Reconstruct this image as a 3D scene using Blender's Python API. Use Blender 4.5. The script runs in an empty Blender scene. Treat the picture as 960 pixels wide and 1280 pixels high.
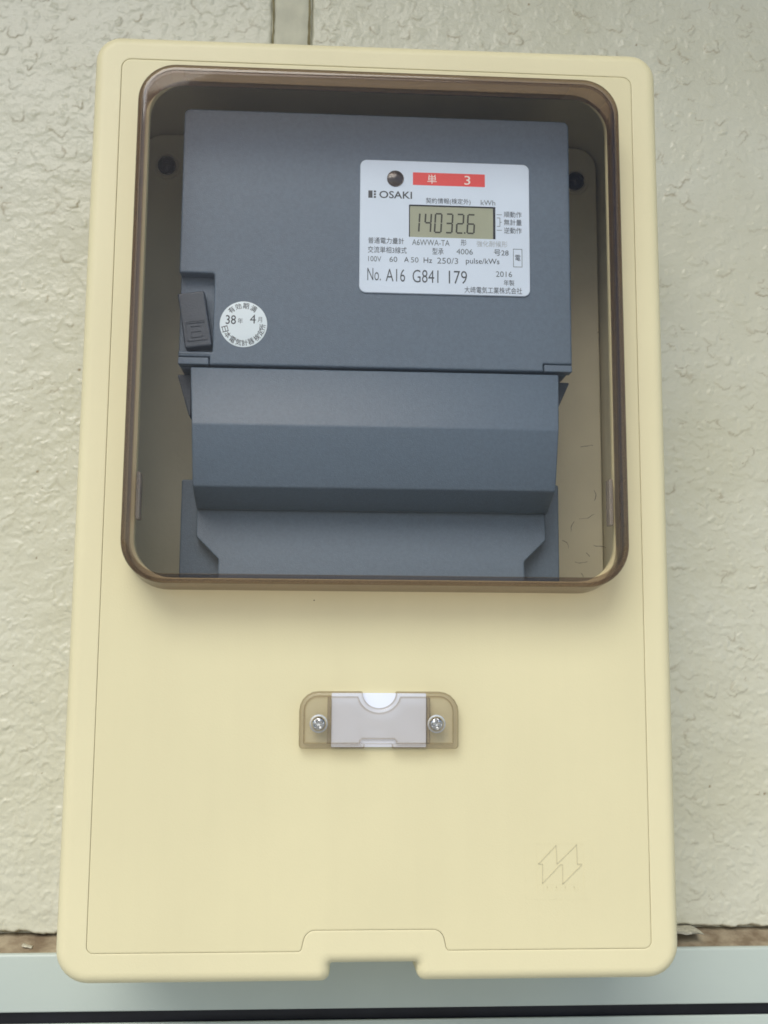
import bpy, bmesh, math, random
import numpy as np
from mathutils import Vector, Matrix

# ------------------------------------------------------------------ camera, sky, sun, exposure
sc = bpy.context.scene
C = sc.collection
rad = math.radians
MM = 0.001

cam_d = bpy.data.cameras.new('camera')
cam = bpy.data.objects.new('camera', cam_d)
C.objects.link(cam)
cam_d.sensor_fit = 'VERTICAL'
cam_d.sensor_height = 24.0
cam_d.lens = 1298.0 / 1280.0 * 24.0
cam_d.clip_start = 0.01
cam_d.clip_end = 500.0
_p, _y, _r = rad(7.0279), rad(3.2215), rad(0.3976)
_f = Vector((math.sin(_y) * math.cos(_p), math.cos(_y) * math.cos(_p), math.sin(_p)))
_rt = Vector((math.cos(_y), -math.sin(_y), 0))
_up = _rt.cross(_f)
_R = math.cos(_r) * _rt + math.sin(_r) * _up
_U = -math.sin(_r) * _rt + math.cos(_r) * _up
M4 = Matrix((_R, _U, -_f)).transposed().to_4x4()
M4.translation = (-0.022495, -0.57425951, 0.13098904)
cam.matrix_world = M4
sc.camera = cam

SUN_FROM = Vector((-0.22, -0.64, 0.73)).normalized()
world = bpy.data.worlds.new('World')
sc.world = world
world.use_nodes = True
wn = world.node_tree
for n in list(wn.nodes):
    wn.nodes.remove(n)
sky = wn.nodes.new('ShaderNodeTexSky')
sky.sky_type = 'NISHITA'
sky.sun_disc = False
sky.sun_elevation = math.asin(SUN_FROM.z)
sky.sun_rotation = math.atan2(SUN_FROM.x, SUN_FROM.y)
sky.air_density = 1.0
sky.dust_density = 2.0
sky.ozone_density = 1.0
bg = wn.nodes.new('ShaderNodeBackground')
bg.inputs['Strength'].default_value = 0.085
wo = wn.nodes.new('ShaderNodeOutputWorld')
wn.links.new(sky.outputs[0], bg.inputs['Color'])
wn.links.new(bg.outputs[0], wo.inputs['Surface'])

sun_d = bpy.data.lights.new('sun', 'SUN')
sun_d.energy = 1.2
sun_d.angle = rad(40)
sun_d.color = (1.0, 0.99, 0.95)
sun = bpy.data.objects.new('sun', sun_d)
C.objects.link(sun)
sun.rotation_euler = (-SUN_FROM).to_track_quat('-Z', 'Y').to_euler()
sun.location = SUN_FROM * 5

sc.view_settings.view_transform = 'Standard'
sc.view_settings.look = 'None'
sc.view_settings.gamma = 1.0
sc.view_settings.use_curve_mapping = False
sc.view_settings.exposure = 0.98
sc.cycles.use_denoising = True
sc.cycles.transparent_max_bounces = 24
sc.cycles.max_bounces = 10
sc.cycles.filter_width = 1.7

random.seed(5)

# ------------------------------------------------------------------ materials
def new_mat(name):
    m = bpy.data.materials.new(name)
    m.use_nodes = True
    nt = m.node_tree
    for n in list(nt.nodes):
        nt.nodes.remove(n)
    out = nt.nodes.new('ShaderNodeOutputMaterial')
    return m, nt, out

def principled(name, color, rough=0.5, spec=0.5, metal=0.0, var=0.06, var_scale=18.0,
               bump=0.0, bump_scale=900.0, specks=0.0, speck_scale=60.0, speck_col=(0.10, 0.07, 0.045),
               tint=None, rough_var=0.0, coat=0.0, streak=0.0):
    m, nt, out = new_mat(name)
    N, L = nt.nodes, nt.links
    p = N.new('ShaderNodeBsdfPrincipled')
    L.new(p.outputs[0], out.inputs['Surface'])
    p.inputs['Roughness'].default_value = rough
    p.inputs['Metallic'].default_value = metal
    p.inputs['Specular IOR Level'].default_value = spec
    p.inputs['Coat Weight'].default_value = coat
    tc = N.new('ShaderNodeTexCoord')
    nz = N.new('ShaderNodeTexNoise')
    nz.inputs['Scale'].default_value = var_scale
    nz.inputs['Detail'].default_value = 5
    L.new(tc.outputs['Object'], nz.inputs['Vector'])
    mix = N.new('ShaderNodeMix'); mix.data_type = 'RGBA'
    c2 = tint or tuple(c * (1 - 2 * var) for c in color)
    mr = N.new('ShaderNodeMapRange')
    mr.inputs['From Min'].default_value = 0.35
    mr.inputs['From Max'].default_value = 0.65
    L.new(nz.outputs['Fac'], mr.inputs['Value'])
    L.new(mr.outputs[0], mix.inputs[0])
    mix.inputs[6].default_value = (*color, 1)
    mix.inputs[7].default_value = (*c2, 1)
    col = mix.outputs[2]
    if streak > 0:
        mp = N.new('ShaderNodeMapping'); mp.inputs['Scale'].default_value = (75, 75, 5)
        L.new(tc.outputs['Object'], mp.inputs['Vector'])
        sn = N.new('ShaderNodeTexNoise'); sn.inputs['Scale'].default_value = 1.0; sn.inputs['Detail'].default_value = 4
        L.new(mp.outputs[0], sn.inputs['Vector'])
        smr = N.new('ShaderNodeMapRange'); smr.inputs['From Min'].default_value = 0.45; smr.inputs['From Max'].default_value = 0.75
        smr.inputs['To Max'].default_value = streak
        L.new(sn.outputs['Fac'], smr.inputs['Value'])
        ms = N.new('ShaderNodeMix'); ms.data_type = 'RGBA'
        L.new(smr.outputs[0], ms.inputs[0]); L.new(col, ms.inputs[6]); ms.inputs[7].default_value = (0.40, 0.34, 0.20, 1)
        col = ms.outputs[2]
    if specks > 0:
        vo = N.new('ShaderNodeTexVoronoi'); vo.inputs['Scale'].default_value = speck_scale
        L.new(tc.outputs['Object'], vo.inputs['Vector'])
        lt = N.new('ShaderNodeMath'); lt.operation = 'LESS_THAN'
        # only a few cells hold a speck, each of its own size
        sep = N.new('ShaderNodeSeparateColor'); L.new(vo.outputs['Color'], sep.inputs[0])
        mr2 = N.new('ShaderNodeMapRange')
        mr2.inputs['From Min'].default_value = 1 - specks
        mr2.inputs['From Max'].default_value = 1.0
        mr2.inputs['To Min'].default_value = 0.0
        mr2.inputs['To Max'].default_value = 0.055
        L.new(sep.outputs[0], mr2.inputs['Value'])
        L.new(vo.outputs['Distance'], lt.inputs[0]); L.new(mr2.outputs[0], lt.inputs[1])
        mx = N.new('ShaderNodeMix'); mx.data_type = 'RGBA'
        L.new(lt.outputs[0], mx.inputs[0]); L.new(col, mx.inputs[6])
        mx.inputs[7].default_value = (*speck_col, 1)
        col = mx.outputs[2]
    L.new(col, p.inputs['Base Color'])
    if rough_var > 0:
        mr3 = N.new('ShaderNodeMapRange')
        mr3.inputs['To Min'].default_value = max(0.02, rough - rough_var)
        mr3.inputs['To Max'].default_value = rough + rough_var
        L.new(nz.outputs['Fac'], mr3.inputs['Value']); L.new(mr3.outputs[0], p.inputs['Roughness'])
    if bump > 0:
        bn = N.new('ShaderNodeTexNoise'); bn.inputs['Scale'].default_value = bump_scale
        bn.inputs['Detail'].default_value = 3
        L.new(tc.outputs['Object'], bn.inputs['Vector'])
        bp = N.new('ShaderNodeBump'); bp.inputs['Strength'].default_value = bump
        bp.inputs['Distance'].default_value = 0.0006
        L.new(bn.outputs['Fac'], bp.inputs['Height']); L.new(bp.outputs[0], p.inputs['Normal'])
    return m

def clear_plastic(name, tint, rough=0.03, ior=1.49, haze=0.0, slant=9.0):
    """tinted clear plastic: each face passes light by its colour (more loss at a slant) and mirrors by Fresnel"""
    m, nt, out = new_mat(name)
    N, L = nt.nodes, nt.links
    tr = N.new('ShaderNodeBsdfTransparent')
    gl = N.new('ShaderNodeBsdfGlossy'); gl.inputs['Roughness'].default_value = rough
    lw = N.new('ShaderNodeLayerWeight'); lw.inputs['Blend'].default_value = 0.5
    # mirror share by Schlick's rule, the same from either side of the sheet
    f0 = ((ior - 1) / (ior + 1)) ** 2
    p5 = N.new('ShaderNodeMath'); p5.operation = 'POWER'; p5.inputs[1].default_value = 5.0
    L.new(lw.outputs['Facing'], p5.inputs[0])
    fr = N.new('ShaderNodeMath'); fr.operation = 'MULTIPLY_ADD'
    fr.inputs[1].default_value = 1 - f0; fr.inputs[2].default_value = f0
    L.new(p5.outputs[0], fr.inputs[0])
    # path through the sheet grows as the ray slants: colour ** (1 + 1.2 * facing^2)
    pw = N.new('ShaderNodeMath'); pw.operation = 'MULTIPLY'
    L.new(lw.outputs['Facing'], pw.inputs[0]); L.new(lw.outputs['Facing'], pw.inputs[1])
    ad = N.new('ShaderNodeMath'); ad.operation = 'MULTIPLY_ADD'
    L.new(pw.outputs[0], ad.inputs[0]); ad.inputs[1].default_value = slant; ad.inputs[2].default_value = 1.0
    comb = N.new('ShaderNodeCombineColor')
    for i in range(3):
        q = N.new('ShaderNodeMath'); q.operation = 'POWER'
        q.inputs[0].default_value = tint[i]
        L.new(ad.outputs[0], q.inputs[1]); L.new(q.outputs[0], comb.inputs[i])
    L.new(comb.outputs[0], tr.inputs['Color'])
    surf = tr.outputs[0]
    if haze > 0:
        df = N.new('ShaderNodeBsdfDiffuse'); df.inputs['Color'].default_value = (0.40, 0.37, 0.33, 1)
        mh = N.new('ShaderNodeMixShader'); mh.inputs[0].default_value = haze
        L.new(surf, mh.inputs[1]); L.new(df.outputs[0], mh.inputs[2]); surf = mh.outputs[0]
    mx = N.new('ShaderNodeMixShader')
    L.new(fr.outputs[0], mx.inputs[0]); L.new(surf, mx.inputs[1]); L.new(gl.outputs[0], mx.inputs[2])
    L.new(mx.outputs[0], out.inputs['Surface'])
    return m

CREAM = (0.675, 0.615, 0.375)
M = {}
M['cream'] = principled('cream_plastic', CREAM, rough=0.42, spec=0.4, var=0.02, var_scale=14,
                        bump=0.10, bump_scale=1500, specks=0.07, speck_scale=75, streak=0.045, rough_var=0.08)
M['cream_frame'] = principled('cream_frame_plastic', (0.695, 0.635, 0.395), rough=0.42, spec=0.4, var=0.02, var_scale=14,
                              bump=0.10, bump_scale=1500, specks=0.04, speck_scale=75, streak=0.035, rough_var=0.08)
M['cream_emblem'] = principled('darker_cream_plastic', (0.56, 0.51, 0.32), rough=0.5, var=0.03, var_scale=60)  # darker cream for the emblem's lines
M['cream_in'] = principled('brightened_cream_plastic', (0.80, 0.755, 0.57), rough=0.55, var=0.05, var_scale=22,
                           bump=0.2, bump_scale=300, specks=0.12, speck_scale=120)  # same cream, brightened to make up for the little light inside
M['meter'] = principled('grey_meter_plastic', (0.100, 0.143, 0.195), rough=0.42, spec=0.45, var=0.05, var_scale=700,
                        bump=0.25, bump_scale=1800)  # grey plastic with the sky's reflected blue mixed into its colour
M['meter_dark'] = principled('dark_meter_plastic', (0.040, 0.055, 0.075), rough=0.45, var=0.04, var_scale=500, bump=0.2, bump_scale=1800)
M['plate'] = principled('white_plate', (0.61, 0.73, 0.87), rough=0.45, var=0.02, var_scale=40)
M['sticker'] = principled('white_sticker', (0.68, 0.80, 0.87), rough=0.45, var=0.02, var_scale=60)
M['red'] = principled('red_print', (0.72, 0.065, 0.06), rough=0.5, var=0.03, var_scale=60)
M['white_ink'] = principled('white_print', (0.85, 0.80, 0.76), rough=0.5, var=0.02)
M['ink'] = principled('black_print', (0.045, 0.055, 0.065), rough=0.5, var=0.05)
M['ink_grey'] = principled('grey_print', (0.13, 0.16, 0.175), rough=0.5, var=0.05)
M['ink_pale'] = principled('pale_print', (0.40, 0.45, 0.47), rough=0.5, var=0.05)
M['lcd'] = principled('lcd_glass', (0.34, 0.37, 0.265), rough=0.22, spec=0.5, var=0.03, var_scale=40)
M['lcd_ink'] = principled('lcd_segment', (0.030, 0.032, 0.018), rough=0.3, var=0.05)
M['black'] = principled('black_plastic', (0.012, 0.013, 0.017), rough=0.22, var=0.05)
M['lens'] = principled('dark_lens', (0.055, 0.045, 0.042), rough=0.15, var=0.2, var_scale=500)
M['card'] = principled('paper_card', (0.80, 0.85, 0.95), rough=0.7, var=0.02, var_scale=30)
M['steel'] = principled('screw_steel', (0.62, 0.62, 0.60), rough=0.28, metal=1.0, var=0.1, var_scale=600, bump=0.1, bump_scale=900)
M['trim'] = principled('pale_metal_paint', (0.46, 0.52, 0.465), rough=0.38, spec=0.5, var=0.03, var_scale=14,
                       bump=0.06, bump_scale=500, specks=0.03, speck_scale=40, rough_var=0.08)
M['trim_dirty'] = principled('dusty_metal_top', (0.19, 0.14, 0.085), rough=0.85, tint=(0.36, 0.30, 0.20), var_scale=110, bump=0.6, bump_scale=500)
M['gap'] = principled('black_gap_strip', (0.012, 0.013, 0.018), rough=0.6, var=0.2, var_scale=60)
M['dirt_gap'] = principled('brown_gap_filler', (0.16, 0.115, 0.065), rough=0.9, var=0.2, var_scale=120, bump=0.8, bump_scale=400)
M['grime'] = principled('olive_grime', (0.25, 0.215, 0.11), rough=0.9, var=0.2, var_scale=90)
M['scrap'] = principled('dried_sealant', (0.55, 0.52, 0.40), rough=0.85, var=0.15, var_scale=500, bump=0.8, bump_scale=700)
M['soffit'] = principled('soffit_board', (0.42, 0.39, 0.31), rough=0.8, var=0.05, var_scale=3)
M['ground'] = principled('concrete_ground', (0.42, 0.41, 0.38), rough=0.9, var=0.08, var_scale=2, bump=0.5, bump_scale=80)
M['window'] = clear_plastic('smoked_window_plastic', (0.978, 0.968, 0.955), rough=0.025, ior=1.22)
M['window_rim'] = clear_plastic('smoked_rim_plastic', (0.66, 0.605, 0.575), rough=0.03, ior=1.5, slant=1.2)
M['holder'] = clear_plastic('clear_holder_plastic', (0.96, 0.95, 0.935), rough=0.10, haze=0.05, slant=22.0)
M['clip'] = clear_plastic('clear_clip_plastic', (0.97, 0.95, 0.93), rough=0.06, haze=0.45)

def stucco_mat(name, base, dark):
    m, nt, out = new_mat(name)
    N, L = nt.nodes, nt.links
    p = N.new('ShaderNodeBsdfPrincipled'); L.new(p.outputs[0], out.inputs['Surface'])
    p.inputs['Roughness'].default_value = 0.42
    p.inputs['Specular IOR Level'].default_value = 0.45
    tc = N.new('ShaderNodeTexCoord')
    at = N.new('ShaderNodeAttribute'); at.attribute_name = 'dirt'
    nz = N.new('ShaderNodeTexNoise'); nz.inputs['Scale'].default_value = 11; nz.inputs['Detail'].default_value = 6
    L.new(tc.outputs['Object'], nz.inputs['Vector'])
    mx = N.new('ShaderNodeMix'); mx.data_type = 'RGBA'
    mr = N.new('ShaderNodeMapRange'); mr.inputs['From Min'].default_value = 0.35; mr.inputs['From Max'].default_value = 0.68
    L.new(nz.outputs['Fac'], mr.inputs['Value']); L.new(mr.outputs[0], mx.inputs[0])
    mx.inputs[6].default_value = (*base, 1); mx.inputs[7].default_value = (*dark, 1)
    md = N.new('ShaderNodeMix'); md.data_type = 'RGBA'
    L.new(at.outputs['Fac'], md.inputs[0]); L.new(mx.outputs[2], md.inputs[6])
    md.inputs[7].default_value = (0.24, 0.18, 0.095, 1)
    L.new(md.outputs[2], p.inputs['Base Color'])
    rr = N.new('ShaderNodeMapRange'); rr.inputs['To Min'].default_value = 0.30; rr.inputs['To Max'].default_value = 0.8
    L.new(at.outputs['Fac'], rr.inputs['Value']); L.new(rr.outputs[0], p.inputs['Roughness'])
    b1 = N.new('ShaderNodeTexNoise'); b1.inputs['Scale'].default_value = 420; b1.inputs['Detail'].default_value = 4
    L.new(tc.outputs['Object'], b1.inputs['Vector'])
    bp = N.new('ShaderNodeBump'); bp.inputs['Strength'].default_value = 0.35; bp.inputs['Distance'].default_value = 0.0008
    L.new(b1.outputs['Fac'], bp.inputs['Height']); L.new(bp.outputs[0], p.inputs['Normal'])
    return m
M['stucco'] = stucco_mat('stucco_paint', (0.58, 0.57, 0.45), (0.535, 0.52, 0.385))
M['sealant'] = principled('joint_sealant', (0.56, 0.545, 0.41), rough=0.6, var=0.07, var_scale=90, bump=0.5, bump_scale=260,
                          specks=0.25, speck_scale=150, speck_col=(0.2, 0.16, 0.10))

# ------------------------------------------------------------------ helpers
def finish(o, angle=32):
    me = o.data
    me.polygons.foreach_set('use_smooth', [True] * len(me.polygons))
    me.set_sharp_from_angle(angle=rad(angle))
    me.update()

def obj(name, bm, mat, parent=None, smooth=32, normals=True):
    if normals:
        bmesh.ops.recalc_face_normals(bm, faces=bm.faces)
    me = bpy.data.meshes.new(name)
    bm.to_mesh(me); bm.free()
    o = bpy.data.objects.new(name, me)
    C.objects.link(o)
    me.materials.append(M[mat])
    if parent is not None:
        o.parent = parent
    finish(o, smooth)
    return o

def thing(name, label, cat, loc=(0, 0, 0)):
    o = bpy.data.objects.new(name, None)
    C.objects.link(o)
    o.empty_display_size = 0.03
    o['label'] = label; o['category'] = cat
    return o

def tag(o, label, cat=None, group=None, kind=None):
    if label: o['label'] = label
    if cat: o['category'] = cat
    if group: o['group'] = group
    if kind: o['kind'] = kind
    return o

def rpoly(cs, seg=8):
    """corners (x, z, radius) -> list of points with rounded corners; fixed count per corner"""
    n = len(cs); out = []
    for i in range(n):
        p0 = Vector(cs[i - 1][:2]); p = Vector(cs[i][:2]); p1 = Vector(cs[(i + 1) % n][:2]); r = max(cs[i][2], 1e-4)
        a = (p0 - p).normalized(); b = (p1 - p).normalized()
        cosang = max(-1, min(1, a.dot(b))); ang = math.acos(cosang)
        t = min(r / math.tan(ang / 2), (p0 - p).length * 0.499, (p1 - p).length * 0.499)
        r2 = t * math.tan(ang / 2)
        bis = (a + b).normalized(); c = p + bis * (r2 / math.sin(ang / 2))
        s = p + a * t - c; e = p + b * t - c
        sa = math.atan2(s.y, s.x); ea = math.atan2(e.y, e.x); d = ea - sa
        while d > math.pi: d -= 2 * math.pi
        while d < -math.pi: d += 2 * math.pi
        for k in range(seg + 1):
            th = sa + d * k / seg
            out.append((c.x + r2 * math.cos(th), c.y + r2 * math.sin(th)))
    return out

def inset(cs, d):
    """move every edge of a counter-clockwise corner list inwards by d (mm)"""
    n = len(cs); res = []
    for i in range(n):
        p0 = Vector(cs[i - 1][:2]); p = Vector(cs[i][:2]); p1 = Vector(cs[(i + 1) % n][:2])
        e0 = (p - p0).normalized(); e1 = (p1 - p).normalized()
        n0 = Vector((-e0.y, e0.x)); n1 = Vector((-e1.y, e1.x))
        m = n0 + n1
        k = d / max(0.2, (1 + n0.dot(n1)))
        q = p + m * k
        conv = e0.x * e1.y - e0.y * e1.x > 0
        res.append((q.x, q.y, max(0.05, cs[i][2] - d if conv else cs[i][2] + d)))
    return res

def ring(bm, pts, y):
    return [bm.verts.new((x * MM, y * MM, z * MM)) for x, z in pts]

def bridge(bm, a, b):
    n = len(a)
    for i in range(n):
        j = (i + 1) % n
        bm.faces.new((a[i], a[j], b[j], b[i]))

def fill(bm, loop):
    return bm.faces.new(loop)

def fill_between(bm, la, lb):
    es = []
    for l in (la, lb):
        n = len(l)
        for i in range(n):
            e = bm.edges.get((l[i], l[(i + 1) % n]))
            if e is None:
                e = bm.edges.new((l[i], l[(i + 1) % n]))
            es.append(e)
    bmesh.ops.triangle_fill(bm, edges=es, use_beauty=True, use_dissolve=False)

def slab(bm, cs, y_front, y_back, fillet=0.5, seg=8, fseg=4, back=True, taper=0.0):
    """solid plate with outline cs (ccw, mm); rounded front edge"""
    loops = []
    if back:
        lb = ring(bm, rpoly(inset(cs, -taper) if taper else cs, seg), y_back)
    else:
        lb = ring(bm, rpoly(inset(cs, -taper) if taper else cs, seg), y_back)
    loops.append(lb)
    for k in range(fseg + 1):
        th = math.pi / 2 * k / fseg
        loops.append(ring(bm, rpoly(inset(cs, fillet * (1 - math.cos(th))), seg), y_front + fillet * (1 - math.sin(th))))
    loops.append(ring(bm, rpoly(inset(cs, fillet + min(0.4, fillet)), seg), y_front))
    for a, b in zip(loops, loops[1:]):
        bridge(bm, a, b)
    fill(bm, loops[-1])
    if back:
        fill(bm, list(reversed(lb)))
    return loops

def rect(x0, x1, z0, z1, r=0.1):
    return [(x0, z0, r), (x1, z0, r), (x1, z1, r), (x0, z1, r)]

def lathe(bm, prof, cx, cz, n=32, cap=True):
    """prof: list of (radius, y) mm"""
    loops = []
    for r, y in prof:
        loops.append([bm.verts.new(((cx + r * math.cos(2 * math.pi * k / n)) * MM, y * MM, (cz + r * math.sin(2 * math.pi * k / n)) * MM)) for k in range(n)])
    for a, b in zip(loops, loops[1:]):
        bridge(bm, a, b)
    if cap:
        fill(bm, loops[-1])
    return loops

def box(bm, x0, x1, y0, y1, z0, z1):
    vs = [bm.verts.new((x * MM, y * MM, z * MM)) for x in (x0, x1) for y in (y0, y1) for z in (z0, z1)]
    for f in ((0, 1, 3, 2), (4, 6, 7, 5), (0, 4, 5, 1), (2, 3, 7, 6), (0, 2, 6, 4), (1, 5, 7, 3)):
        bm.faces.new([vs[i] for i in f])

def bar2(bm, p, q, w, y0, y1):
    """thin bar from p to q in the front plane, width w, between depths y0 and y1 (mm)"""
    p = Vector(p); q = Vector(q); d = (q - p).normalized(); n = Vector((-d.y, d.x)) * w / 2
    c = [p + n, p - n, q - n, q + n]
    a = [bm.verts.new((v.x * MM, y0 * MM, v.y * MM)) for v in c]
    b = [bm.verts.new((v.x * MM, y1 * MM, v.y * MM)) for v in c]
    bm.faces.new(b); bm.faces.new(list(reversed(a)))
    bridge(bm, a, b)

# ------------------------------------------------------------------ the wall: stucco siding with a caulked joint
def perlin(u, v, seed):
    rs = np.random.RandomState(seed)
    perm = rs.permutation(256); perm = np.concatenate([perm, perm])
    g = rs.rand(256) * 2 * np.pi
    gx, gy = np.cos(g), np.sin(g)
    iu = np.floor(u).astype(int); iv = np.floor(v).astype(int)
    fu, fv = u - iu, v - iv
    su = fu * fu * fu * (fu * (fu * 6 - 15) + 10); sv = fv * fv * fv * (fv * (fv * 6 - 15) + 10)
    def gr(a, b, x, y):
        h = perm[(perm[a & 255] + b) & 255]
        return gx[h] * x + gy[h] * y
    n00 = gr(iu, iv, fu, fv); n10 = gr(iu + 1, iv, fu - 1, fv)
    n01 = gr(iu, iv + 1, fu, fv - 1); n11 = gr(iu + 1, iv + 1, fu - 1, fv - 1)
    return (n00 * (1 - su) + n10 * su) * (1 - sv) + (n01 * (1 - su) + n11 * su) * sv * 1.0

def fbm(u, v, seed, octv=4):
    s = 0; a = 1.0
    for k in range(octv):
        s = s + a * perlin(u * 2 ** k, v * 2 ** k, seed + k); a *= 0.5
    return s

def sstep(x, a, b):
    t = np.clip((x - a) / (b - a), 0, 1)
    return t * t * (3 - 2 * t)

def stucco(u, v):
    """gentle height (mm, towards the viewer) and dirt of the troweled spray stucco at u, v (mm)"""
    h = 0.55 * fbm(u / 38, v / 30, 20, 3) + 0.16 * fbm(u / 9, v / 7, 24, 3) + 0.10 * fbm(u / 3.2, v / 2.6, 28, 2)
    return h, np.zeros_like(h)

def stamp_spray(xs, zs, U, V, H, D, seed):
    """sprayed blobs flattened by a trowel: tilted plates with one sharp lip, and small round lumps"""
    rnd = np.random.RandomState(seed)
    WU = U + 3.0 * perlin(U / 6.0, V / 6.0, 11) + 1.3 * perlin(U / 2.3, V / 2.3, 13)
    WV = V + 3.0 * perlin(U / 6.0, V / 6.0, 12) + 1.3 * perlin(U / 2.3, V / 2.3, 14)
    x0, x1 = max(xs[0], -270), min(xs[-1], 300); z0, z1 = zs[0], 560
    area = (x1 - x0) * (z1 - z0)
    L1 = np.zeros_like(H)
    def sub(cx, cz, R):
        i0, i1 = np.searchsorted(xs, (cx - R, cx + R)); j0, j1 = np.searchsorted(zs, (cz - R, cz + R))
        return slice(j0, j1), slice(i0, i1)
    def hidden(cx, cz): return abs(cx) < 118 and 8 < cz < 398
    def wet(cx, cz):     # share of small wet-looking lumps
        a = np.clip((330 - cz) / 200, 0, 1) * (1.0 if cx < 0 else 0.42)
        return 0.10 + 0.9 * a
    for _ in range(int(area / 34)):
        cx, cz = rnd.uniform(x0, x1), rnd.uniform(z0, z1)
        q = rnd.rand(8)
        if hidden(cx, cz): continue
        w = wet(cx, cz)
        if q[0] < 0.35 * w: continue
        rx = 2.2 + 4.2 * q[1] ** 1.5; rz = rx * (0.45 + 0.5 * q[2])
        ang = -math.pi / 2 + rnd.normal(0, 0.75); tw = rnd.normal(0, 0.4)
        amp = (0.14 + 0.36 * q[3] ** 2); p = 1.6
        S = sub(cx, cz, 1.5 * rx + 3)
        u, v = WU[S] - cx, WV[S] - cz
        if u.size == 0: continue
        c_, s_ = math.cos(tw), math.sin(tw)
        dx, dz = (u * c_ + v * s_) / rx, (-u * s_ + v * c_) / rz
        rr = np.sqrt(dx * dx + dz * dz) + 1e-6
        tilt = np.clip(0.5 + 0.5 * (dx * math.cos(ang) + dz * math.sin(ang)), 0, 1) ** p
        ins = 1 - sstep(rr, 0.86, 1.03)
        L1[S] = np.maximum(L1[S], amp * ins * tilt)
        if q[4] < 0.32 and amp > 0.17:
            rim = np.exp(-((rr - 0.98) / (0.17 / max(1, rx / 3))) ** 2) * np.clip((tilt - 0.35) / 0.45, 0, 1)
            D[S] = np.maximum(D[S], rim * (0.15 + 0.5 * q[5]) * (1.0 - 0.55 * w))
    H += L1
    L2 = np.zeros_like(H)
    for _ in range(int(area / 7)):
        cx, cz = rnd.uniform(x0, x1), rnd.uniform(z0, z1)
        q = rnd.rand(6)
        if hidden(cx, cz) or q[0] > wet(cx, cz): continue
        rx = 0.9 + 2.0 * q[1] ** 2 + (4.0 if q[2] > 0.985 else 0); rz = rx * (0.6 + 0.6 * q[3])
        amp = 0.12 + 0.34 * q[4]
        S = sub(cx, cz, 1.5 * rx + 3)
        u, v = (WU[S] - cx) / rx, (WV[S] - cz) / rz
        if u.size == 0: continue
        rr = np.sqrt(u * u + v * v)
        L2[S] = np.maximum(L2[S], amp * (1 - sstep(rr, 0.35, 1.1)) * (1 - 0.25 * q[5] * np.clip(1 - rr, 0, 1)))
    H += L2
    # dark specks of grit
    for _ in range(int(area / 2500)):
        cx, cz = rnd.uniform(x0, x1), rnd.uniform(z0, z1); R = 0.5 + 0.7 * rnd.rand() ** 3
        S = sub(cx, cz, 2.5); D[S] = np.maximum(D[S], 0.85 * (1 - sstep(np.hypot(U[S] - cx, V[S] - cz), 0.4 * R, R)))
    H += 0.05 * perlin(U / 1.6, V / 1.6, 62)

def axis(lo, hi, dlo, dhi, fine, coarse):
    pts = list(np.arange(max(lo, dlo), min(hi, dhi) + 1e-6, fine))
    x = pts[-1]; st = fine
    while x < hi:
        st = min(coarse, st * 1.35); x = min(hi, x + st); pts.append(x)
    x = pts[0]; st = fine; pre = []
    while x > lo:
        st = min(coarse, st * 1.35); x = max(lo, x - st); pre.append(x)
    return np.array(pre[::-1] + pts)

def siding(name, x0, x1, z0, z1, parent):
    xs = axis(x0, x1, -270, 300, 0.68, 30)
    zs = axis(z0, z1, -26, 560, 0.68, 30)
    U, V = np.meshgrid(xs, zs)
    H, D = stucco(U, V)
    stamp_spray(xs, zs, U, V, H, D, 7 if x0 < -100 else 8)
    # the board's edges at the joint and at the foot: uneven, rolled back
    ej = np.minimum(U - x0, x1 - U) + 0.9 * perlin(U / 6, V / 6, 80)
    roll = 1 - sstep(ej, -0.6, 2.6)
    eb = (V - z0) + 1.6 * perlin(U / 9, V / 50, 81) + 0.8 * perlin(U / 3, V / 50, 82)
    rollb = 1 - sstep(eb, 0.2, 3.2)
    Y = -(H * (1 - 0.75 * roll) - 4.0 * roll ** 2 - 6.0 * rollb ** 2)
    D = np.clip(D + 0.55 * rollb * sstep(perlin(U / 12, V / 12, 83), -0.3, 0.3) + 0.35 * roll * sstep(perlin(U / 8, V / 14, 84), -0.1, 0.4), 0, 0.9)
    nx, nz = len(xs), len(zs)
    co = np.stack([U, Y, V], -1).reshape(-1, 3) * MM
    idx = np.arange(nx * nz).reshape(nz, nx)
    q = np.stack([idx[:-1, :-1], idx[:-1, 1:], idx[1:, 1:], idx[1:, :-1]], -1).reshape(-1, 4)
    # leave out the faces that lie wholly behind the box
    qc = co[q].mean(1)
    q = q[~((np.abs(qc[:, 0]) < 0.122) & (qc[:, 2] > 0.004) & (qc[:, 2] < 0.402))]
    me = bpy.data.meshes.new(name)
    me.vertices.add(len(co)); me.vertices.foreach_set('co', co.ravel())
    me.loops.add(q.size); me.loops.foreach_set('vertex_index', q.ravel().astype(np.int32))
    me.polygons.add(len(q)); me.polygons.foreach_set('loop_start', np.arange(0, q.size, 4, dtype=np.int32))
    me.polygons.foreach_set('use_smooth', np.ones(len(q), bool))
    at = me.attributes.new('dirt', 'FLOAT', 'POINT'); at.data.foreach_set('value', D.ravel().astype(np.float32))
    me.update(); me.validate()
    me.materials.append(M['stucco'])
    o = bpy.data.objects.new(name, me); C.objects.link(o); o.parent = parent
    return o

wall = bpy.data.objects.new('wall', None); C.objects.link(wall)
tag(wall, 'cream stucco wall with a narrow vertical caulked joint behind the box', kind='structure')
siding('siding_panel', -900, -57.4, -23.5, 900, wall)
siding('siding_panel', -35.6, 900, -23.5, 900, wall)
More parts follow.
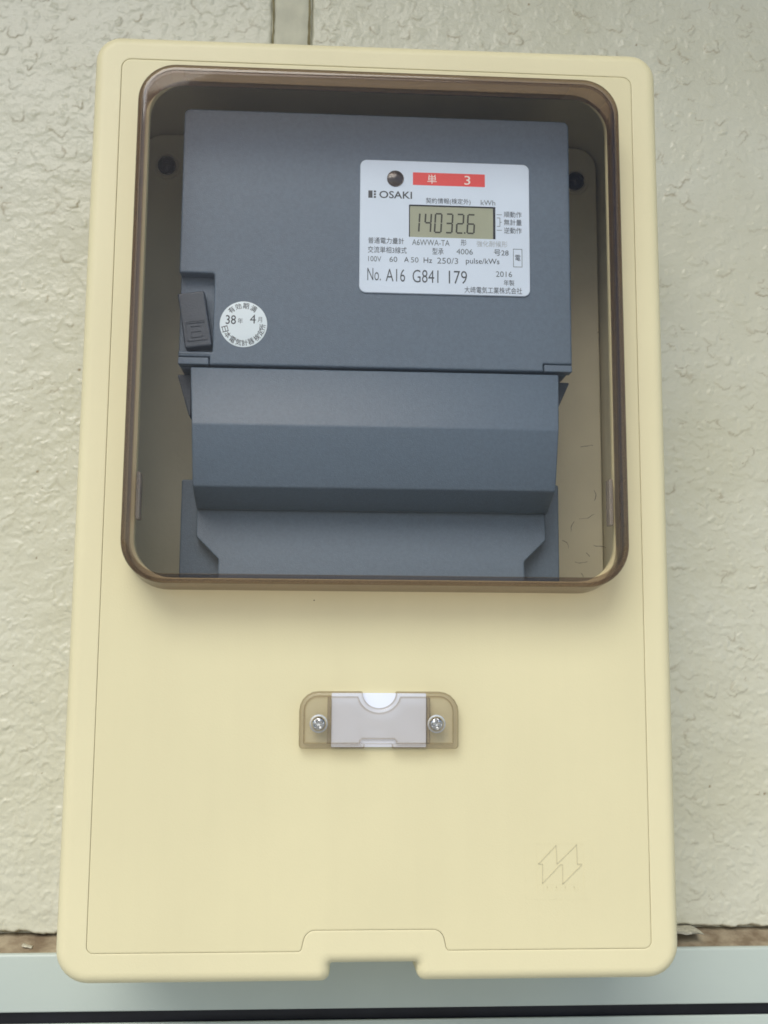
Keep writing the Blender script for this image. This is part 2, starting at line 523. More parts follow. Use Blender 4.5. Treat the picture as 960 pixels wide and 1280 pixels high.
# caulked joint between the two boards
bm = bmesh.new()
nz_, nx_ = 420, 15
g = []
for i in range(nz_):
    z = -24 + (924) * (i / (nz_ - 1)) ** 1.0
    row = []
    for k in range(nx_):
        x = -58.2 + 23.4 * k / (nx_ - 1)
        t = (k / (nx_ - 1)) * 2 - 1
        y = 1.5 - 2.6 * (1 - abs(t) ** 5) + 0.35 * math.sin(z * 0.06 + x * 0.2) + 0.25 * math.sin(z * 0.17 + 2 * x)
        row.append(bm.verts.new((x * MM, y * MM, z * MM)))
    g.append(row)
for i in range(nz_ - 1):
    for k in range(nx_ - 1):
        bm.faces.new((g[i][k], g[i][k + 1], g[i + 1][k + 1], g[i + 1][k]))
obj('joint_sealant', bm, 'sealant', wall, smooth=80)
for xa, xb in ((-57.9, -56.9), (-37.1, -35.5)):
    bm = bmesh.new(); rnd = random.Random(int(-xa)); prev = None
    for i in range(300):
        z = -24 + 924 * i / 299; j = rnd.uniform(-0.25, 0.25)
        cur = (bm.verts.new(((xa + j) * MM, -0.25 * MM, z * MM)), bm.verts.new(((xb + rnd.uniform(-0.25, 0.25)) * MM, -0.55 * MM, z * MM)))
        if prev: bm.faces.new((prev[0], prev[1], cur[1], cur[0]))
        prev = cur
    obj('grimy_joint_edge', bm, 'grime', wall)
# board behind everything, closing the open gaps
bm = bmesh.new(); box(bm, -900, 900, 9, 14, -420, 900); obj('backing_board', bm, 'dirt_gap', wall)

# unseen ground and overhang, added to bounce light up and shade the wall
bm = bmesh.new()
bmesh.ops.create_grid(bm, x_segments=8, y_segments=8, size=60, matrix=Matrix.Translation((0, -59.9, -1.45)))
g_o = obj('ground', bm, 'ground'); tag(g_o, None, kind='structure')
bm = bmesh.new(); box(bm, -2500, 2500, -700, 14, 1100, 1125); s_o = obj('unseen_eaves', bm, 'soffit'); tag(s_o, None, kind='structure')

# ------------------------------------------------------------------ metal trim along the wall's foot
trim = thing('metal_trim', 'pale grey-green painted metal trim running along the foot of the stucco wall', 'trim')
def extrude_profile(bm, prof, x0, x1, n=1):
    """closed (y, z) profile in mm swept along x"""
    a = [bm.verts.new((x0 * MM, y * MM, z * MM)) for y, z in prof]
    b = [bm.verts.new((x1 * MM, y * MM, z * MM)) for y, z in prof]
    bridge(bm, a, b); bm.faces.new(list(reversed(a))); bm.faces.new(b)
def arc(cy, cz, r, a0, a1, n=5):
    return [(cy + r * math.cos(rad(a0 + (a1 - a0) * k / n)), cz + r * math.sin(rad(a0 + (a1 - a0) * k / n))) for k in range(n + 1)]
bm = bmesh.new()
prof = [(8.8, -29.2)] + arc(-11.0, -30.6, 1.6, 90, 180) + arc(-11.7, -56.6, 0.9, 180, 270) + [(8.8, -57.5)]
extrude_profile(bm, prof, -900, 900)
obj('upper_rail', bm, 'trim', trim, smooth=40)
bm = bmesh.new()
rows = []
NX = 500
for i in range(NX):
    x = -300 + 640 * i / (NX - 1)
    r_ = []
    for k, (y, z) in enumerate(((8.5, -23.2), (1.5, -24.6), (-3, -26.8), (-8.0, -28.2), (-10.6, -29.1))):
        j = 0.5 * math.sin(x * 0.21 + k) * math.sin(x * 0.047 + 2 * k) + random.uniform(-0.18, 0.18)
        r_.append(bm.verts.new((x * MM, (y + (j if 0 < k < 4 else 0)) * MM, (z + j * (0.5 if k < 4 else 0.05)) * MM)))
    rows.append(r_)
for i in range(NX - 1):
    for k in range(4):
        bm.faces.new((rows[i][k], rows[i + 1][k], rows[i + 1][k + 1], rows[i][k + 1]))
obj('dusty_ledge', bm, 'trim_dirty', trim, smooth=60)
bm = bmesh.new(); extrude_profile(bm, [(8, -56), (-8, -57.45), (-8, -66), (8, -66)], -900, 900); obj('gap_strip', bm, 'gap', trim)  # black strip set back in the gap between the rails
bm = bmesh.new()
prof = [(-12.0, -62.9)] + arc(-12.6, -63.5, 0.6, 90, 180) + [(-13.2, -330), (-12.0, -330)]
extrude_profile(bm, prof, -900, 900)
obj('lower_rail', bm, 'trim', trim, smooth=40)

def scrap(name, pts, y0, y1, label, seed):
    rnd = random.Random(seed); bm = bmesh.new(); rings_ = []
    for (x, z, h) in pts:
        c = []
        for k in range(7):
            a = 2 * math.pi * k / 7
            c.append(bm.verts.new((x * MM, ((y0 + y1) / 2 + (y1 - y0) / 2 * math.cos(a) * rnd.uniform(0.7, 1.1)) * MM, (z + h * math.sin(a) * rnd.uniform(0.6, 1.1)) * MM)))
        rings_.append(c)
    for a, b in zip(rings_, rings_[1:]): bridge(bm, a, b)
    bm.faces.new(rings_[0]); bm.faces.new(rings_[-1])
    o = obj(name, bm, 'scrap', smooth=25)
    return tag(o, label, 'sealant')
scrap('sealant_scrap', [(146 + i * 3.1, -20.6 - 0.15 * i + 0.3 * math.sin(i * 2.1), 2.3 - 0.08 * i - (0.7 if i == 11 else 0)) for i in range(12)], -13.5, 2.0,
      'rough strip of dried sealant sticking out beyond the box at lower right', 3)
scrap('sealant_scrap', [(-175.5 + i * 1.0, -26.3 - 0.22 * i, 0.75 - 0.05 * i) for i in range(6)], -8, -4,
      'tiny pale sealant flake on the dusty ledge at lower left', 4)

# ------------------------------------------------------------------ the meter box
mbox = thing('meter_box', 'cream plastic electricity meter box with a smoked window, mounted on the stucco wall', 'meter box')
PY = -115.0          # front plane of the box
outer = [(-133.4, -13.0, 14), (-18.2, -13.0, 5.5), (-18.2, -5.6, 1.2), (18.8, -5.6, 1.2), (18.8, -13.0, 5.5), (132.8, -13.0, 14), (132.4, 411.2, 12), (-132.6, 410.4, 12)]
seam = [(-120, 0, 3), (-30.6, 0, 1.6), (-28.6, 8.6, 5), (29.4, 8.6, 5), (31.4, 0, 1.6), (120, 0, 3), (120, 398.3, 4.5), (-120, 398.3, 4.5)]
bm = bmesh.new()
F = 5.0
loops = [ring(bm, rpoly(inset(outer, -1.6), 8), -2.0), ring(bm, rpoly(inset(outer, -1.0), 8), -60.0)]
for k in range(8):
    th = math.pi / 2 * k / 7
    loops.append(ring(bm, rpoly(inset(outer, F * (1 - math.cos(th))), 8), PY + F * (1 - math.sin(th))))
loops.append(ring(bm, rpoly(inset(outer, F + 0.5), 8), PY))
for a, b in zip(loops, loops[1:]): bridge(bm, a, b)
hole = inset(seam, -0.07)
i0 = ring(bm, rpoly(inset(hole, -0.75), 8), PY); i1 = ring(bm, rpoly(inset(hole, -0.2), 8), PY); i1b = ring(bm, rpoly(inset(hole, -0.05), 8), PY + 0.08)
i2 = ring(bm, rpoly(hole, 8), PY + 0.3); i3 = ring(bm, rpoly(hole, 8), PY + 4.2); i4 = ring(bm, rpoly(inset(hole, 5.0), 8), PY + 4.2)
for a, b in ((i0, i1), (i1, i1b), (i1b, i2), (i2, i3), (i3, i4)): bridge(bm, a, b)
fill_between(bm, loops[-1], i0)
obj('case_frame', bm, 'cream_frame', mbox, smooth=40)

# front panel with the window opening
opening = [(-106.5, 157.5, 17), (107.5, 157.5, 17), (107.5, 388.2, 17), (-106.5, 388.2, 17)]
bm = bmesh.new()
pan = inset(seam, 0.07)
l0 = ring(bm, rpoly(pan, 8), PY + 3.4)
ls = [l0, ring(bm, rpoly(pan, 8), PY + 0.45)]
ls.append(ring(bm, rpoly(inset(pan, 0.05), 8), PY + 0.13)); ls.append(ring(bm, rpoly(inset(pan, 0.2), 8), PY + 0.05)); ls.append(ring(bm, rpoly(inset(pan, 0.8), 8), PY + 0.05))
for a, b in zip(ls, ls[1:]): bridge(bm, a, b)
o0 = ring(bm, rpoly(inset(opening, -0.6), 10), PY + 0.05); o1 = ring(bm, rpoly(inset(opening, -0.25), 10), PY + 0.05)
o2 = ring(bm, rpoly(opening, 10), PY + 0.4); o3 = ring(bm, rpoly(opening, 10), PY + 3.4)
for a, b in ((o0, o1), (o1, o2), (o2, o3)): bridge(bm, a, b)
fill_between(bm, ls[-1], o0)
fill_between(bm, l0, o3)
panel = obj('front_panel', bm, 'cream', mbox, smooth=40)

# faint moulded emblem: two upright arrows with chamfered tops in a square field
bm = bmesh.new()
def poly_line(pts, w=0.34, h=0.12):
    for a, b in zip(pts, pts[1:]): bar2(bm, a, b, w, PY, PY - 0.06 - h)
poly_line([(71.2, 35.5), (79.0, 43.2), (79.3, 35.4), (88.0, 43.5), (88.2, 35.3), (90.3, 35.3)])
poly_line([(71.2, 35.5), (73.0, 35.4), (72.9, 27.4), (80.9, 35.3), (81.8, 35.0), (81.7, 27.0), (90.2, 35.0)])
obj('emblem', bm, 'cream_emblem', panel, smooth=10)
bm = bmesh.new(); slab(bm, rect(65.5, 95.5, 20.6, 46.0, 0.8), PY + 0.02, PY + 0.2, 0.03); obj('emblem_patch', bm, 'cream', panel)
bm = bmesh.new()
for a, b in (((70.4, 22.6), (70.4, 43.9)), ((91.0, 22.6), (91.0, 43.9)), ((70.4, 43.9), (91.0, 43.9)), ((71.2, 26.9), (90.2, 26.9))):
    bar2(bm, a, b, 0.22, PY + 0.1, PY - 0.03)
for i in range(9):
    x = 73.0 + i * 1.95
    bar2(bm, (x, 24.2), (x, 25.9), 0.3, PY + 0.1, PY - 0.06)
    if i % 2: bar2(bm, (x, 25.9), (x + 1.0, 24.2), 0.3, PY + 0.1, PY - 0.06)
obj('emblem_field', bm, 'cream', panel, smooth=10)

# inside of the box: tub and mounting board
bm = bmesh.new()
tub = rect(-127, 127, -3.5, 407.6, 16)
t0 = ring(bm, rpoly(tub, 8), PY + 4.4); t1 = ring(bm, rpoly(tub, 8), -24)
t2 = ring(bm, rpoly(inset(tub, 0.8), 8), -21); t3 = ring(bm, rpoly(inset(tub, 3), 8), -20)
for a, b in ((t0, t1), (t1, t2), (t2, t3)): bridge(bm, a, b)
fill(bm, t3)
obj('back_case', bm, 'cream_in', mbox, smooth=50)
bm = bmesh.new(); slab(bm, rect(-125.5, 125.5, 20, 404.8, 12), -30, -20.5, 1.2); board = obj('mounting_board', bm, 'cream_in', mbox)
# hairline cracks and dirt marks on the right of the board
bm = bmesh.new(); rnd = random.Random(21)
for (x, z, L_, a) in ((114, 235, 7, 25), (112.5, 196, 9, -6), (108, 189, 6, 75), (106.5, 180, 6, 100), (110, 173, 7, -8), (116, 178, 3, -30), (113, 167, 3, -25), (121, 206, 6, 50), (118, 158, 8, 18), (120, 182, 7, -5)):
    p = Vector((x, z)); ang = rad(a)
    for k in range(6):
        ang += rnd.uniform(-0.45, 0.45); q = p + Vector((math.cos(ang), math.sin(ang))) * L_ / 6
        bar2(bm, p, q, rnd.uniform(0.08, 0.26), -29.9, -30.12); p = q
obj('dirt_marks', bm, 'dirt_gap', board, smooth=10)['kind'] = 'stuff'

def mount_screw(x, z):
    bm = bmesh.new()
    lathe(bm, [(4.9, -30.2), (4.9, -31.4), (4.7, -32.6), (4.0, -33.9), (2.9, -34.7), (1.6, -35.1), (1.35, -35.1), (1.2, -34.2), (0.1, -34.2)], x, z, 28)
    s = obj('mounting_screw', bm, 'black', mbox, smooth=45)
    bm = bmesh.new()
    lathe(bm, [(7.6, -30.1), (7.4, -31.2), (6.6, -31.5), (5.9, -31.2), (5.4, -30.4), (4.0, -30.35)], x, z, 32)
    obj('washer', bm, 'cream_in', s, smooth=50)
mount_screw(-111.4, 386.2)
mount_screw(113.2, 384.6)

# smoked window: a bulging clear shell
base_o = [(-110.4, 152.2, 20), (109.8, 152.2, 20), (109.6, 387.6, 18), (-110.2, 387.6, 18)]
front_o = [(-108.7, 154.0, 18.5), (108.5, 154.0, 18.5), (107.9, 385.0, 17), (-108.2, 385.0, 17)]
def lerp_c(a, b, t): return [tuple(p + (q - p) * t for p, q in zip(u, v)) for u, v in zip(a, b)]
H_W = 22.0; RF = 3.4
bm = bmesh.new()
def shell(off, flip_y, rf):
    out = []
    y0 = PY - 0.1; y1 = PY - H_W + flip_y
    for t in (0.0, 0.06, 0.5, 1.0):
        yy = y0 + (y1 + rf - y0) * t
        out.append(ring(bm, rpoly(inset(lerp_c(base_o, front_o, t), off), 12), yy))
    for k in range(1, 9):
        th = math.pi / 2 * k / 8
        out.append(ring(bm, rpoly(inset(front_o, off + rf * (1 - math.cos(th))), 12), y1 + rf * (1 - math.sin(th))))
    out.append(ring(bm, rpoly(inset(front_o, off + rf + 0.6), 12), y1))
    return out
so = shell(0.0, 0.0, RF)
si = shell(1.9, 1.9, RF - 1.7)
for a, b in zip(so, so[1:]): bridge(bm, a, b)
for a, b in zip(si, si[1:]): bridge(bm, list(reversed(a)), list(reversed(b)))
bridge(bm, list(reversed(so[0])), list(reversed(si[0])))
bm_rim = bm
bm = bmesh.new()
pf = rpoly(inset(front_o, RF + 0.6), 12); pb = rpoly(inset(front_o, 1.9 + RF - 1.7 + 0.6), 12)
fill(bm, ring(bm, pf, PY - H_W)); fill(bm, list(reversed(ring(bm, pb, PY - H_W + 1.9))))
win = obj('window', bm, 'window', mbox, smooth=50, normals=False)
obj('window_rim', bm_rim, 'window_rim', win, smooth=50)
for sx, x in ((-1, -104.6), (1, 105.0)):
    bm = bmesh.new()
    slab(bm, rect(x - 0.9, x + 0.9, 182.5, 203.5, 0.6), PY - 5.0, PY + 0.6, 0.5)
    obj('window_clip', bm, 'clip', win)

# ------------------------------------------------------------------ name-card holder
HX = 1.75
hold_out = [(-32.6, 84.6, 1.5), (-4.9, 84.6, 0.3), (-4.6, 86.6, 0.3), (7.4, 86.6, 0.3), (7.7, 84.6, 0.3), (36.0, 84.6, 1.5), (36.0, 108.4, 8.0), (9.3, 108.4, 0.3)]
nseg = 14
for k in range(1, nseg):
    a = math.pi * k / nseg
    hold_out.append((HX + 7.5 * math.cos(a), 108.4 - 7.0 * math.sin(a) + 0.0, 1.5))
hold_out += [(-5.8, 108.4, 0.3), (-32.6, 108.4, 8.0)]
bm = bmesh.new()
HF = PY - 5.2
lo = [ring(bm, rpoly(inset(hold_out, -0.35), 5), PY - 0.05)]
for k in range(5):
    th = math.pi / 2 * k / 4
    lo.append(ring(bm, rpoly(inset(hold_out, 0.9 * (1 - math.cos(th))), 5), HF + 0.9 * (1 - math.sin(th))))
lo.append(ring(bm, rpoly(inset(hold_out, 1.2), 5), HF))
for a, b in zip(lo, lo[1:]): bridge(bm, a, b)
fill(bm, lo[-1])
hi_ = inset(hold_out, 2.0)
li = [ring(bm, rpoly(inset(hi_, -0.4), 5), PY - 0.05), ring(bm, rpoly(hi_, 5), HF + 2.2), ring(bm, rpoly(inset(hi_, 0.6), 5), HF + 1.6)]
for a, b in zip(li, li[1:]): bridge(bm, list(reversed(a)), list(reversed(b)))
fill(bm, list(reversed(li[-1])))
bridge(bm, list(reversed(lo[0])), list(reversed(li[0])))
holder = obj('card_holder', bm, 'holder', mbox, smooth=40)
for x in (-20.0, 23.1):
    bm = bmesh.new(); slab(bm, rect(x - 0.7, x + 0.7, 86.7, 106.2, 0.3), HF + 1.7, PY - 0.1, 0.2); obj('partition', bm, 'holder', holder)
for x0, x1 in ((-19.2, -4.9), (7.7, 22.3)):
    bm = bmesh.new(); slab(bm, rect(x0, x1, 84.9, 87.0, 0.3), HF - 0.5, HF + 0.4, 0.3); obj('lip', bm, 'holder', holder)
bm = bmesh.new(); slab(bm, rect(-18.9, 22.2, 85.0, 108.0, 0.4), PY - 1.6, PY - 0.3, 0.1); obj('name_card', bm, 'card', holder)
def cross_screw(x, z, rot):
    n = 32; bm = bmesh.new(); y0 = HF - 0.05
    lathe(bm, [(3.9, y0 + 0.1), (3.9, y0 - 0.25), (3.2, y0 - 0.35)], x, z, n, cap=False)
    wsh = bm
    # pan head with a cross recess: radial grid pushed in along the two slots
    R = 2.8; rings_ = []
    for i in range(15):
        r = R * i / 14; row = []
        for k in range(48):
            a = 2 * math.pi * k / 48 + rot
            lx, lz = r * math.cos(2 * math.pi * k / 48), r * math.sin(2 * math.pi * k / 48)
            dome = 1.7 * math.sqrt(max(0, 1 - (r / (R * 1.04)) ** 2)) + 0.1
            d = min(abs(lx), abs(lz)); reach = max(abs(lx), abs(lz))
            s = (1 - min(1, max(0, (d - 0.42) / 0.2))) * (1 - min(1, max(0, (reach - 1.75) / 0.3)))
            y = y0 - dome + 1.75 * s * (1 - 0.3 * reach / 1.9)
            row.append(bm.verts.new(((x + r * math.cos(a)) * MM, y * MM, (z + r * math.sin(a)) * MM)))
        rings_.append(row)
    for a, b in zip(rings_[1:], rings_[2:]): bridge(bm, a, b)
    fill(bm, rings_[1])
    for v in rings_[0]: bm.verts.remove(v)
    return obj('screw', bm, 'steel', holder, smooth=50)
cross_screw(-24.4, 95.2, rad(28)); cross_screw(26.4, 95.2, rad(8))

# ------------------------------------------------------------------ the electricity meter inside
meter = thing('electricity_meter', 'grey electronic electricity meter with a white nameplate behind the smoked window', 'meter')
MF = -105.0
bm = bmesh.new()
# rear body of the upper cover
slab(bm, rect(-92.0, 91.8, 255.8, 380.0, 3.0), MF + 6.5, -31, 0.6)
obj('upper_body', bm, 'meter', meter)
bm = bmesh.new()
front = [(-77.0, 256.2, 0.3), (78.2, 256.2, 0.3), (78.2, 259.8, 0.3), (91.9, 259.8, 0.3), (91.9, 380.2, 3.0), (-92.0, 380.2, 3.0),
         (-92.0, 299.6, 0.6), (-75.8, 299.6, 1.2), (-75.8, 262.2, 0.5), (-91.4, 262.2, 0.4), (-91.4, 259.8, 0.3), (-77.0, 259.8, 0.3)]
slab(bm, front, MF, MF + 6.3, 0.9, seg=6)
obj('upper_cover', bm, 'meter', meter)
for x0, x1 in ((-91.3, -77.4), (78.6, 91.8)):
    bm = bmesh.new(); slab(bm, rect(x0, x1, 256.2, 259.4, 0.3), MF, MF + 6.2, 0.35); obj('hinge_tab', bm, 'meter', meter)
# tilted seal tab in the side recess
bm = bmesh.new()
slab(bm, [(-88.2, 263.6, 0.8), (-75.9, 265.3, 0.8), (-80.3, 291.2, 0.8), (-92.5, 289.3, 0.8)], MF - 0.2, MF + 6.4, 0.7)
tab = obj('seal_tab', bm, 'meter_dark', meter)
bm = bmesh.new()
cx_, cz_, ux, uz = -83.4, 271.6, Vector((0.985, 0.13)), Vector((-0.17, 0.985))
def tp(a, b): return Vector((cx_, cz_)) + ux * a + uz * b
for hw, hh in ((4.4, 4.2), (2.4, 2.6)):
    cs_ = [tp(-hw, -hh), tp(hw, -hh), tp(hw, hh), tp(-hw, hh)]
    for i in range(4): bar2(bm, cs_[i], cs_[(i + 1) % 4], 0.45, MF, MF - 0.6)
bar2(bm, tp(-2.4, 0), tp(2.4, 0), 0.45, MF, MF - 0.55)
bar2(bm, tp(-4.4, 4.9), tp(4.4, 4.9), 0.3, MF, MF - 0.5)
obj('moulded_mark', bm, 'meter_dark', tab, smooth=10)

# terminal cover: sloping top, blunt nose, undercut
bm = bmesh.new()
prof = [(255.0, -104.4, 85.6, -34, 87.2), (226.6, -114.0, 83.1, -34, 86.4), (199.2, -107.0, 82.8, -34, 84.0), (191.4, -88, 83.2, -34, 84.0)]
Lf = []; Rf = []; Lb = []; Rb = []
for z, y, w, yb, wb in prof:
    Lf.append(bm.verts.new((-w * MM, y * MM, z * MM))); Rf.append(bm.verts.new((w * MM, y * MM, z * MM)))
    Lb.append(bm.verts.new((-wb * MM, yb * MM, z * MM))); Rb.append(bm.verts.new((wb * MM, yb * MM, z * MM)))
for i in range(len(prof) - 1):
    bm.faces.new((Lf[i], Rf[i], Rf[i + 1], Lf[i + 1])); bm.faces.new((Lf[i], Lf[i + 1], Lb[i + 1], Lb[i]))
    bm.faces.new((Rf[i], Rb[i], Rb[i + 1], Rf[i + 1])); bm.faces.new((Lb[i], Lb[i + 1], Rb[i + 1], Rb[i]))
bm.faces.new((Lf[0], Lb[0], Rb[0], Rf[0])); bm.faces.new((Lf[-1], Rf[-1], Rb[-1], Lb[-1]))
bmesh.ops.recalc_face_normals(bm, faces=bm.faces)
bmesh.ops.bevel(bm, geom=list(bm.edges), offset=0.8 * MM, segments=3, affect='EDGES', profile=0.5)
obj('terminal_cover', bm, 'meter', meter, smooth=25)
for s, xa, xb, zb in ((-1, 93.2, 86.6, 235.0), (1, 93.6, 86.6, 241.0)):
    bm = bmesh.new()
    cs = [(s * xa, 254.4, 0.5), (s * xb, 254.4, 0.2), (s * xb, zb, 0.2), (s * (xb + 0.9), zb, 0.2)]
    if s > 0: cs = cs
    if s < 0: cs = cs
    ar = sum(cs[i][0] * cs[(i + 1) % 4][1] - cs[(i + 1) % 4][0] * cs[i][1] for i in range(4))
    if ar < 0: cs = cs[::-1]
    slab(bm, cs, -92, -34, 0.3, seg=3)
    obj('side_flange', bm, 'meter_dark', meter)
bm = bmesh.new()
slab(bm, [(-72.4, 120, 1), (71.6, 120, 1), (71.8, 168.2, 1.5), (82.6, 178.7, 1.5), (82.9, 205, 0.5), (-83.6, 205, 0.5), (-83.2, 178.4, 1.5), (-72.4, 167.8, 1.5)], -87, -79.3, 0.8)
for v in bm.verts:      # the face leans back towards its top
    if v.co.y < -0.0825: v.co.y += 0.14 * (v.co.z - 0.172)
obj('terminal_base', bm, 'meter', meter)
bm = bmesh.new(); slab(bm, rect(-91.5, 90.4, 118, 206.5, 1.0), -79, -30.3, 0.6); obj('base_plate', bm, 'meter', meter)

# nameplate with the display opening
NF = MF - 0.9
bm = bmesh.new()
np_c = rect(-8.5, 72.2, 292.0, 357.2, 3.2)
lo = [ring(bm, rpoly(np_c, 8), MF - 0.02), ring(bm, rpoly(np_c, 8), NF + 0.25), ring(bm, rpoly(inset(np_c, 0.25), 8), NF), ring(bm, rpoly(inset(np_c, 0.5), 8), NF)]
for a, b in zip(lo, lo[1:]): bridge(bm, a, b)
lcd_c = rect(14.7, 55.9, 319.6, 335.6, 0.3)
h0 = ring(bm, rpoly(lcd_c, 8), NF); h1 = ring(bm, rpoly(lcd_c, 8), NF + 0.6)
bridge(bm, list(reversed(h0)), list(reversed(h1)))
fill_between(bm, lo[-1], h0)
plate = obj('nameplate', bm, 'plate', meter, smooth=40)
bm = bmesh.new(); slab(bm, rect(14.0, 56.6, 319.0, 336.2, 0.3), NF + 0.55, NF + 0.88, 0.05); lcd = obj('display', bm, 'lcd', plate)
bm = bmesh.new()  # dark strips: recess wall at right, shadow painted at top and left
bar2(bm, (55.3, 319.65), (55.3, 335.5), 1.0, NF + 0.5, NF + 0.3)
bar2(bm, (14.8, 335.35), (54.8, 335.35), 0.42, NF + 0.5, NF + 0.3)
bar2(bm, (14.95, 319.65), (14.95, 335.1), 0.42, NF + 0.5, NF + 0.3)
obj('display_edge_shade', bm, 'black', plate)
# seven-segment digits
SEG = {'0': 'abcdef', '1': 'bc', '2': 'abged', '3': 'abgcd', '4': 'fgbc', '6': 'afgecd'}
def digit(bm, ch, x0, x1, z0, z1, y, w=0.78, lean=0.055):
    zm = (z0 + z1) / 2
    def P(x, z): return (x + lean * (z - z0), z)
    g_ = 0.16
    S = {'a': ((x0, z1), (x1, z1)), 'd': ((x0, z0), (x1, z0)), 'g': ((x0, zm), (x1, zm)),
         'f': ((x0, zm), (x0, z1)), 'b': ((x1, zm), (x1, z1)), 'e': ((x0, z0), (x0, zm)), 'c': ((x1, z0), (x1, zm))}
    for s in SEG[ch]:
        a, b = S[s]
        if s in 'adg': a = (a[0] + g_, a[1]); b = (b[0] - g_, b[1])
        else: a = (a[0], a[1] + g_); b = (b[0], b[1] - g_)
        bar2(bm, P(*a), P(*b), w, y + 0.05, y - 0.03)
DY = NF + 0.55
bm = bmesh.new()
for ch, x0, x1 in (('1', 17.0, 19.4), ('4', 22.2, 24.9), ('0', 26.9, 29.9), ('3', 32.2, 35.1), ('2', 37.3, 40.3), ('6', 42.4, 45.6)):
    digit(bm, ch, x0, x1, 322.4, 331.6, DY)
bar2(bm, (41.25, 322.1), (41.25, 322.9), 0.75, DY + 0.05, DY - 0.03)
obj('digits', bm, 'lcd_ink', lcd, smooth=10) if False else obj('digits', bm, 'lcd_ink', plate, smooth=10)

def text_mesh(s, weight=0.0):
    cu = bpy.data.curves.new('t', 'FONT'); cu.body = s; cu.resolution_u = 3; cu.offset = weight
    to = bpy.data.objects.new('t', cu); C.objects.link(to)
    bpy.context.view_layer.update()
    dg = bpy.context.evaluated_depsgraph_get()
    me = bpy.data.meshes.new_from_object(to.evaluated_get(dg))
    bpy.data.objects.remove(to); bpy.data.curves.remove(cu)
    co = np.empty(len(me.vertices) * 3); me.vertices.foreach_get('co', co); co = co.reshape(-1, 3)
    return me, co

def text(s, x0, x1, z0, z1, y, mat, parent, weight=0.0, name='lettering', center=None, rot=0.0):
    """flat print fitted into the box x0..x1, z0..z1 (mm)"""
    me, co = text_mesh(s, weight)
    a, b = co.min(0), co.max(0)
    X = x0 + (co[:, 0] - a[0]) / (b[0] - a[0]) * (x1 - x0)
    Z = z0 + (co[:, 1] - a[1]) / (b[1] - a[1]) * (z1 - z0)
    if rot:
        cx, cz = (x0 + x1) / 2, (z0 + z1) / 2; c_, s_ = math.cos(rot), math.sin(rot)
        X, Z = cx + (X - cx) * c_ - (Z - cz) * s_, cz + (X - cx) * s_ + (Z - cz) * c_
    co2 = np.stack([X, np.full_like(X, y), Z], -1) * MM
    me.vertices.foreach_set('co', co2.ravel()); me.update()
    me.name = name
    o = bpy.data.objects.new(name, me); C.objects.link(o); o.parent = parent
    me.materials.clear(); me.materials.append(M[mat])
    return o

TY = NF - 0.05
bm = bmesh.new(); slab(bm, rect(16.5, 50.9, 345.3, 351.6, 0.1), TY + 0.01, TY + 0.2, 0.005); obj('red_band', bm, 'red', plate)
for s, x0, x1, z0, z1, mat, w in (
    ("単", 23.4, 27.84, 346.2, 350.7, 'white_ink', 0.0), ("3", 41.1, 43.9, 346.2, 350.6, 'white_ink', 0.0),
    ("OSAKI", 0.6, 16.1, 338.3, 341.9, 'ink', 0.012), ("契約情報(検定外)", 22.7, 44.0, 335.95, 339.15, 'ink', 0.0),
    ("kWh", 48.9, 55.8, 336.3, 338.8, 'ink_grey', 0.0),
    ("順動作", 59.9, 68.4, 330.55, 333.5, 'ink', 0.0), ("無計量", 59.9, 68.4, 326.65, 329.65, 'ink', 0.0), ("逆動作", 59.9, 68.4, 322.6, 325.6, 'ink', 0.0),
    ("普通電力量計", -4.5, 12.4, 315.9, 318.9, 'ink', 0.0), ("A6WWA-TA", 16.2, 34.0, 315.6, 318.5, 'ink_grey', 0.0), ("形", 39.3, 42.0, 316.0, 319.0, 'ink', 0.0),
    ("強化耐候形", 46.8, 61.5, 315.7, 318.7, 'ink_pale', 0.0),
    ("交流単相3線式", -4.6, 13.7, 311.3, 314.5, 'ink', 0.0), ("型承", 25.8, 31.1, 311.3, 314.5, 'ink', 0.0), ("4006", 37.2, 45.0, 311.7, 314.4, 'ink_grey', 0.0), ("号28", 55.0, 62.0, 311.5, 314.6, 'ink', 0.0),
    ("100V", -4.4, 1.75, 307.1, 309.7, 'ink_grey', 0.0), ("60", 5.6, 9.3, 307.1, 309.7, 'ink_grey', 0.0), ("A", 12.5, 14.7, 307.2, 309.7, 'ink', 0.0), ("50", 15.7, 19.3, 307.1, 309.7, 'ink_grey', 0.0),
    ("Hz", 21.7, 25.7, 307.1, 309.7, 'ink', 0.0), ("250/3", 28.1, 38.0, 306.9, 309.8, 'ink_grey', 0.0), ("pulse/kWs", 41.7, 57.6, 306.5, 310.0, 'ink', 0.0),
    ("No.", -4.7, 1.6, 297.9, 303.9, 'ink', -0.006), ("A16", 3.9, 13.0, 297.6, 303.7, 'ink', -0.006), ("G841", 16.5, 28.7, 297.4, 303.6, 'ink', -0.006), ("179", 33.6, 42.2, 297.3, 303.6, 'ink', -0.006),
    ("2016", 55.9, 63.6, 301.2, 303.9, 'ink_grey', 0.0), ("年製", 59.6, 64.6, 297.0, 299.8, 'ink', 0.0),
    ("大崎電気工業株式会社", 41.0, 68.3, 292.95, 296.1, 'ink', 0.0), ("電", 65.1, 67.7, 309.3, 312.2, 'ink', 0.0)):
    text(s, x0, x1, z0, z1, TY - 0.03, mat, plate, w)
bm = bmesh.new()
bar2(bm, (-3.6, 338.3), (-3.6, 341.9), 2.0, TY + 0.04, TY - 0.02)
for z in (338.75, 340.1, 341.45): bar2(bm, (-2.0, z), (-1.0, z), 0.9, TY + 0.04, TY - 0.02)
obj('logo_mark', bm, 'ink', plate, smooth=10)
bm = bmesh.new()
lw_ = 0.26
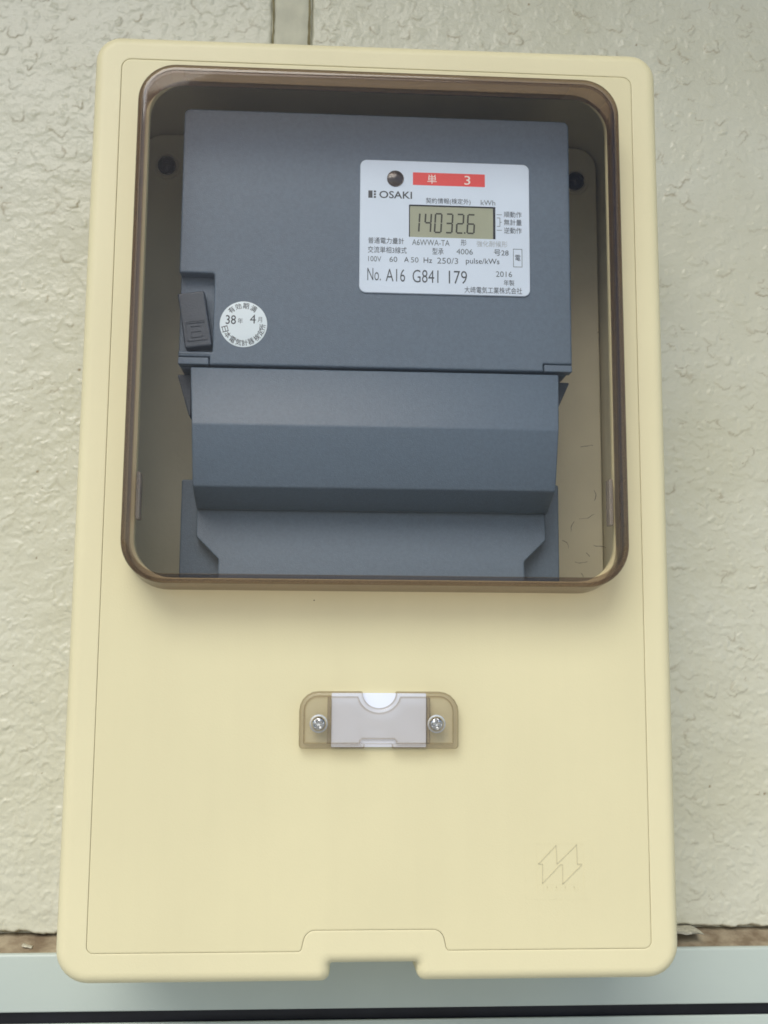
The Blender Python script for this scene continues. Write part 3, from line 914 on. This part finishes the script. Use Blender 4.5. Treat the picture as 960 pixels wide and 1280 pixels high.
for a, b in (((56.4, 331.8), (58.9, 331.8)), ((56.4, 324.1), (58.9, 324.1)), ((56.6, 330.2), (58.0, 330.2)), ((56.6, 326.0), (58.0, 326.0)), ((58.0, 330.3), (58.0, 325.9)), ((58.0, 328.1), (58.9, 328.1)),
             ((64.3, 306.3), (64.3, 315.0)), ((68.4, 306.3), (68.4, 315.0)), ((64.2, 306.3), (68.5, 306.3)), ((64.2, 315.0), (68.5, 315.0))):
    bar2(bm, a, b, lw_, TY + 0.04, TY - 0.02)
obj('ruled_lines', bm, 'ink_grey', plate, smooth=10)
bm = bmesh.new()
lathe(bm, [(4.0, NF - 0.02), (4.0, NF - 0.25), (3.7, NF - 0.3), (3.55, NF - 0.12), (2.9, NF - 0.3), (1.6, NF - 0.6), (0.2, NF - 0.7)], 8.2, 348.1, 32)
obj('sensor_window', bm, 'lens', plate, smooth=60)

# round inspection sticker
bm = bmesh.new()
SX, SZ = -61.8, 275.5
lathe(bm, [(10.9, MF - 0.02), (10.9, MF - 0.14), (10.7, MF - 0.18)], SX, SZ, 64)
st = obj('inspection_sticker', bm, 'sticker', meter, smooth=40)
SY = MF - 0.23
text("38", -70.0, -65.3, 275.4, 279.7, SY, 'ink', st, 0.006)
text("年", -64.5, -62.1, 275.8, 278.4, SY, 'ink', st)
text("4", -58.9, -56.2, 276.0, 280.2, SY, 'ink', st)
text("月", -55.3, -53.3, 276.6, 279.1, SY, 'ink', st)
def on_ring(ch, px, pz, flip):
    a = math.atan2(pz - SZ, px - SX); r = 8.8
    x, z = SX + r * math.cos(a), SZ + r * math.sin(a)
    rot = a - math.pi / 2 if not flip else a + math.pi / 2
    text(ch, x - 1.4, x + 1.4, z - 1.45, z + 1.45, SY, 'ink', st, 0.008, rot=rot)
for ch, px, pz in (("有", -67.5, 282.2), ("効", -64.3, 283.6), ("期", -60.9, 283.7), ("満", -57.5, 282.6)): on_ring(ch, px, pz, False)
for ch, px, pz in (("日", -70.56, 272.97), ("本", -69.34, 269.99), ("電", -66.77, 267.92), ("気", -63.92, 266.8), ("計", -61.01, 266.63), ("器", -58.2, 267.49), ("検", -55.57, 269.37), ("定", -53.85, 271.71), ("所", -53.14, 274.35)):
    on_ring(ch, px, pz, True)
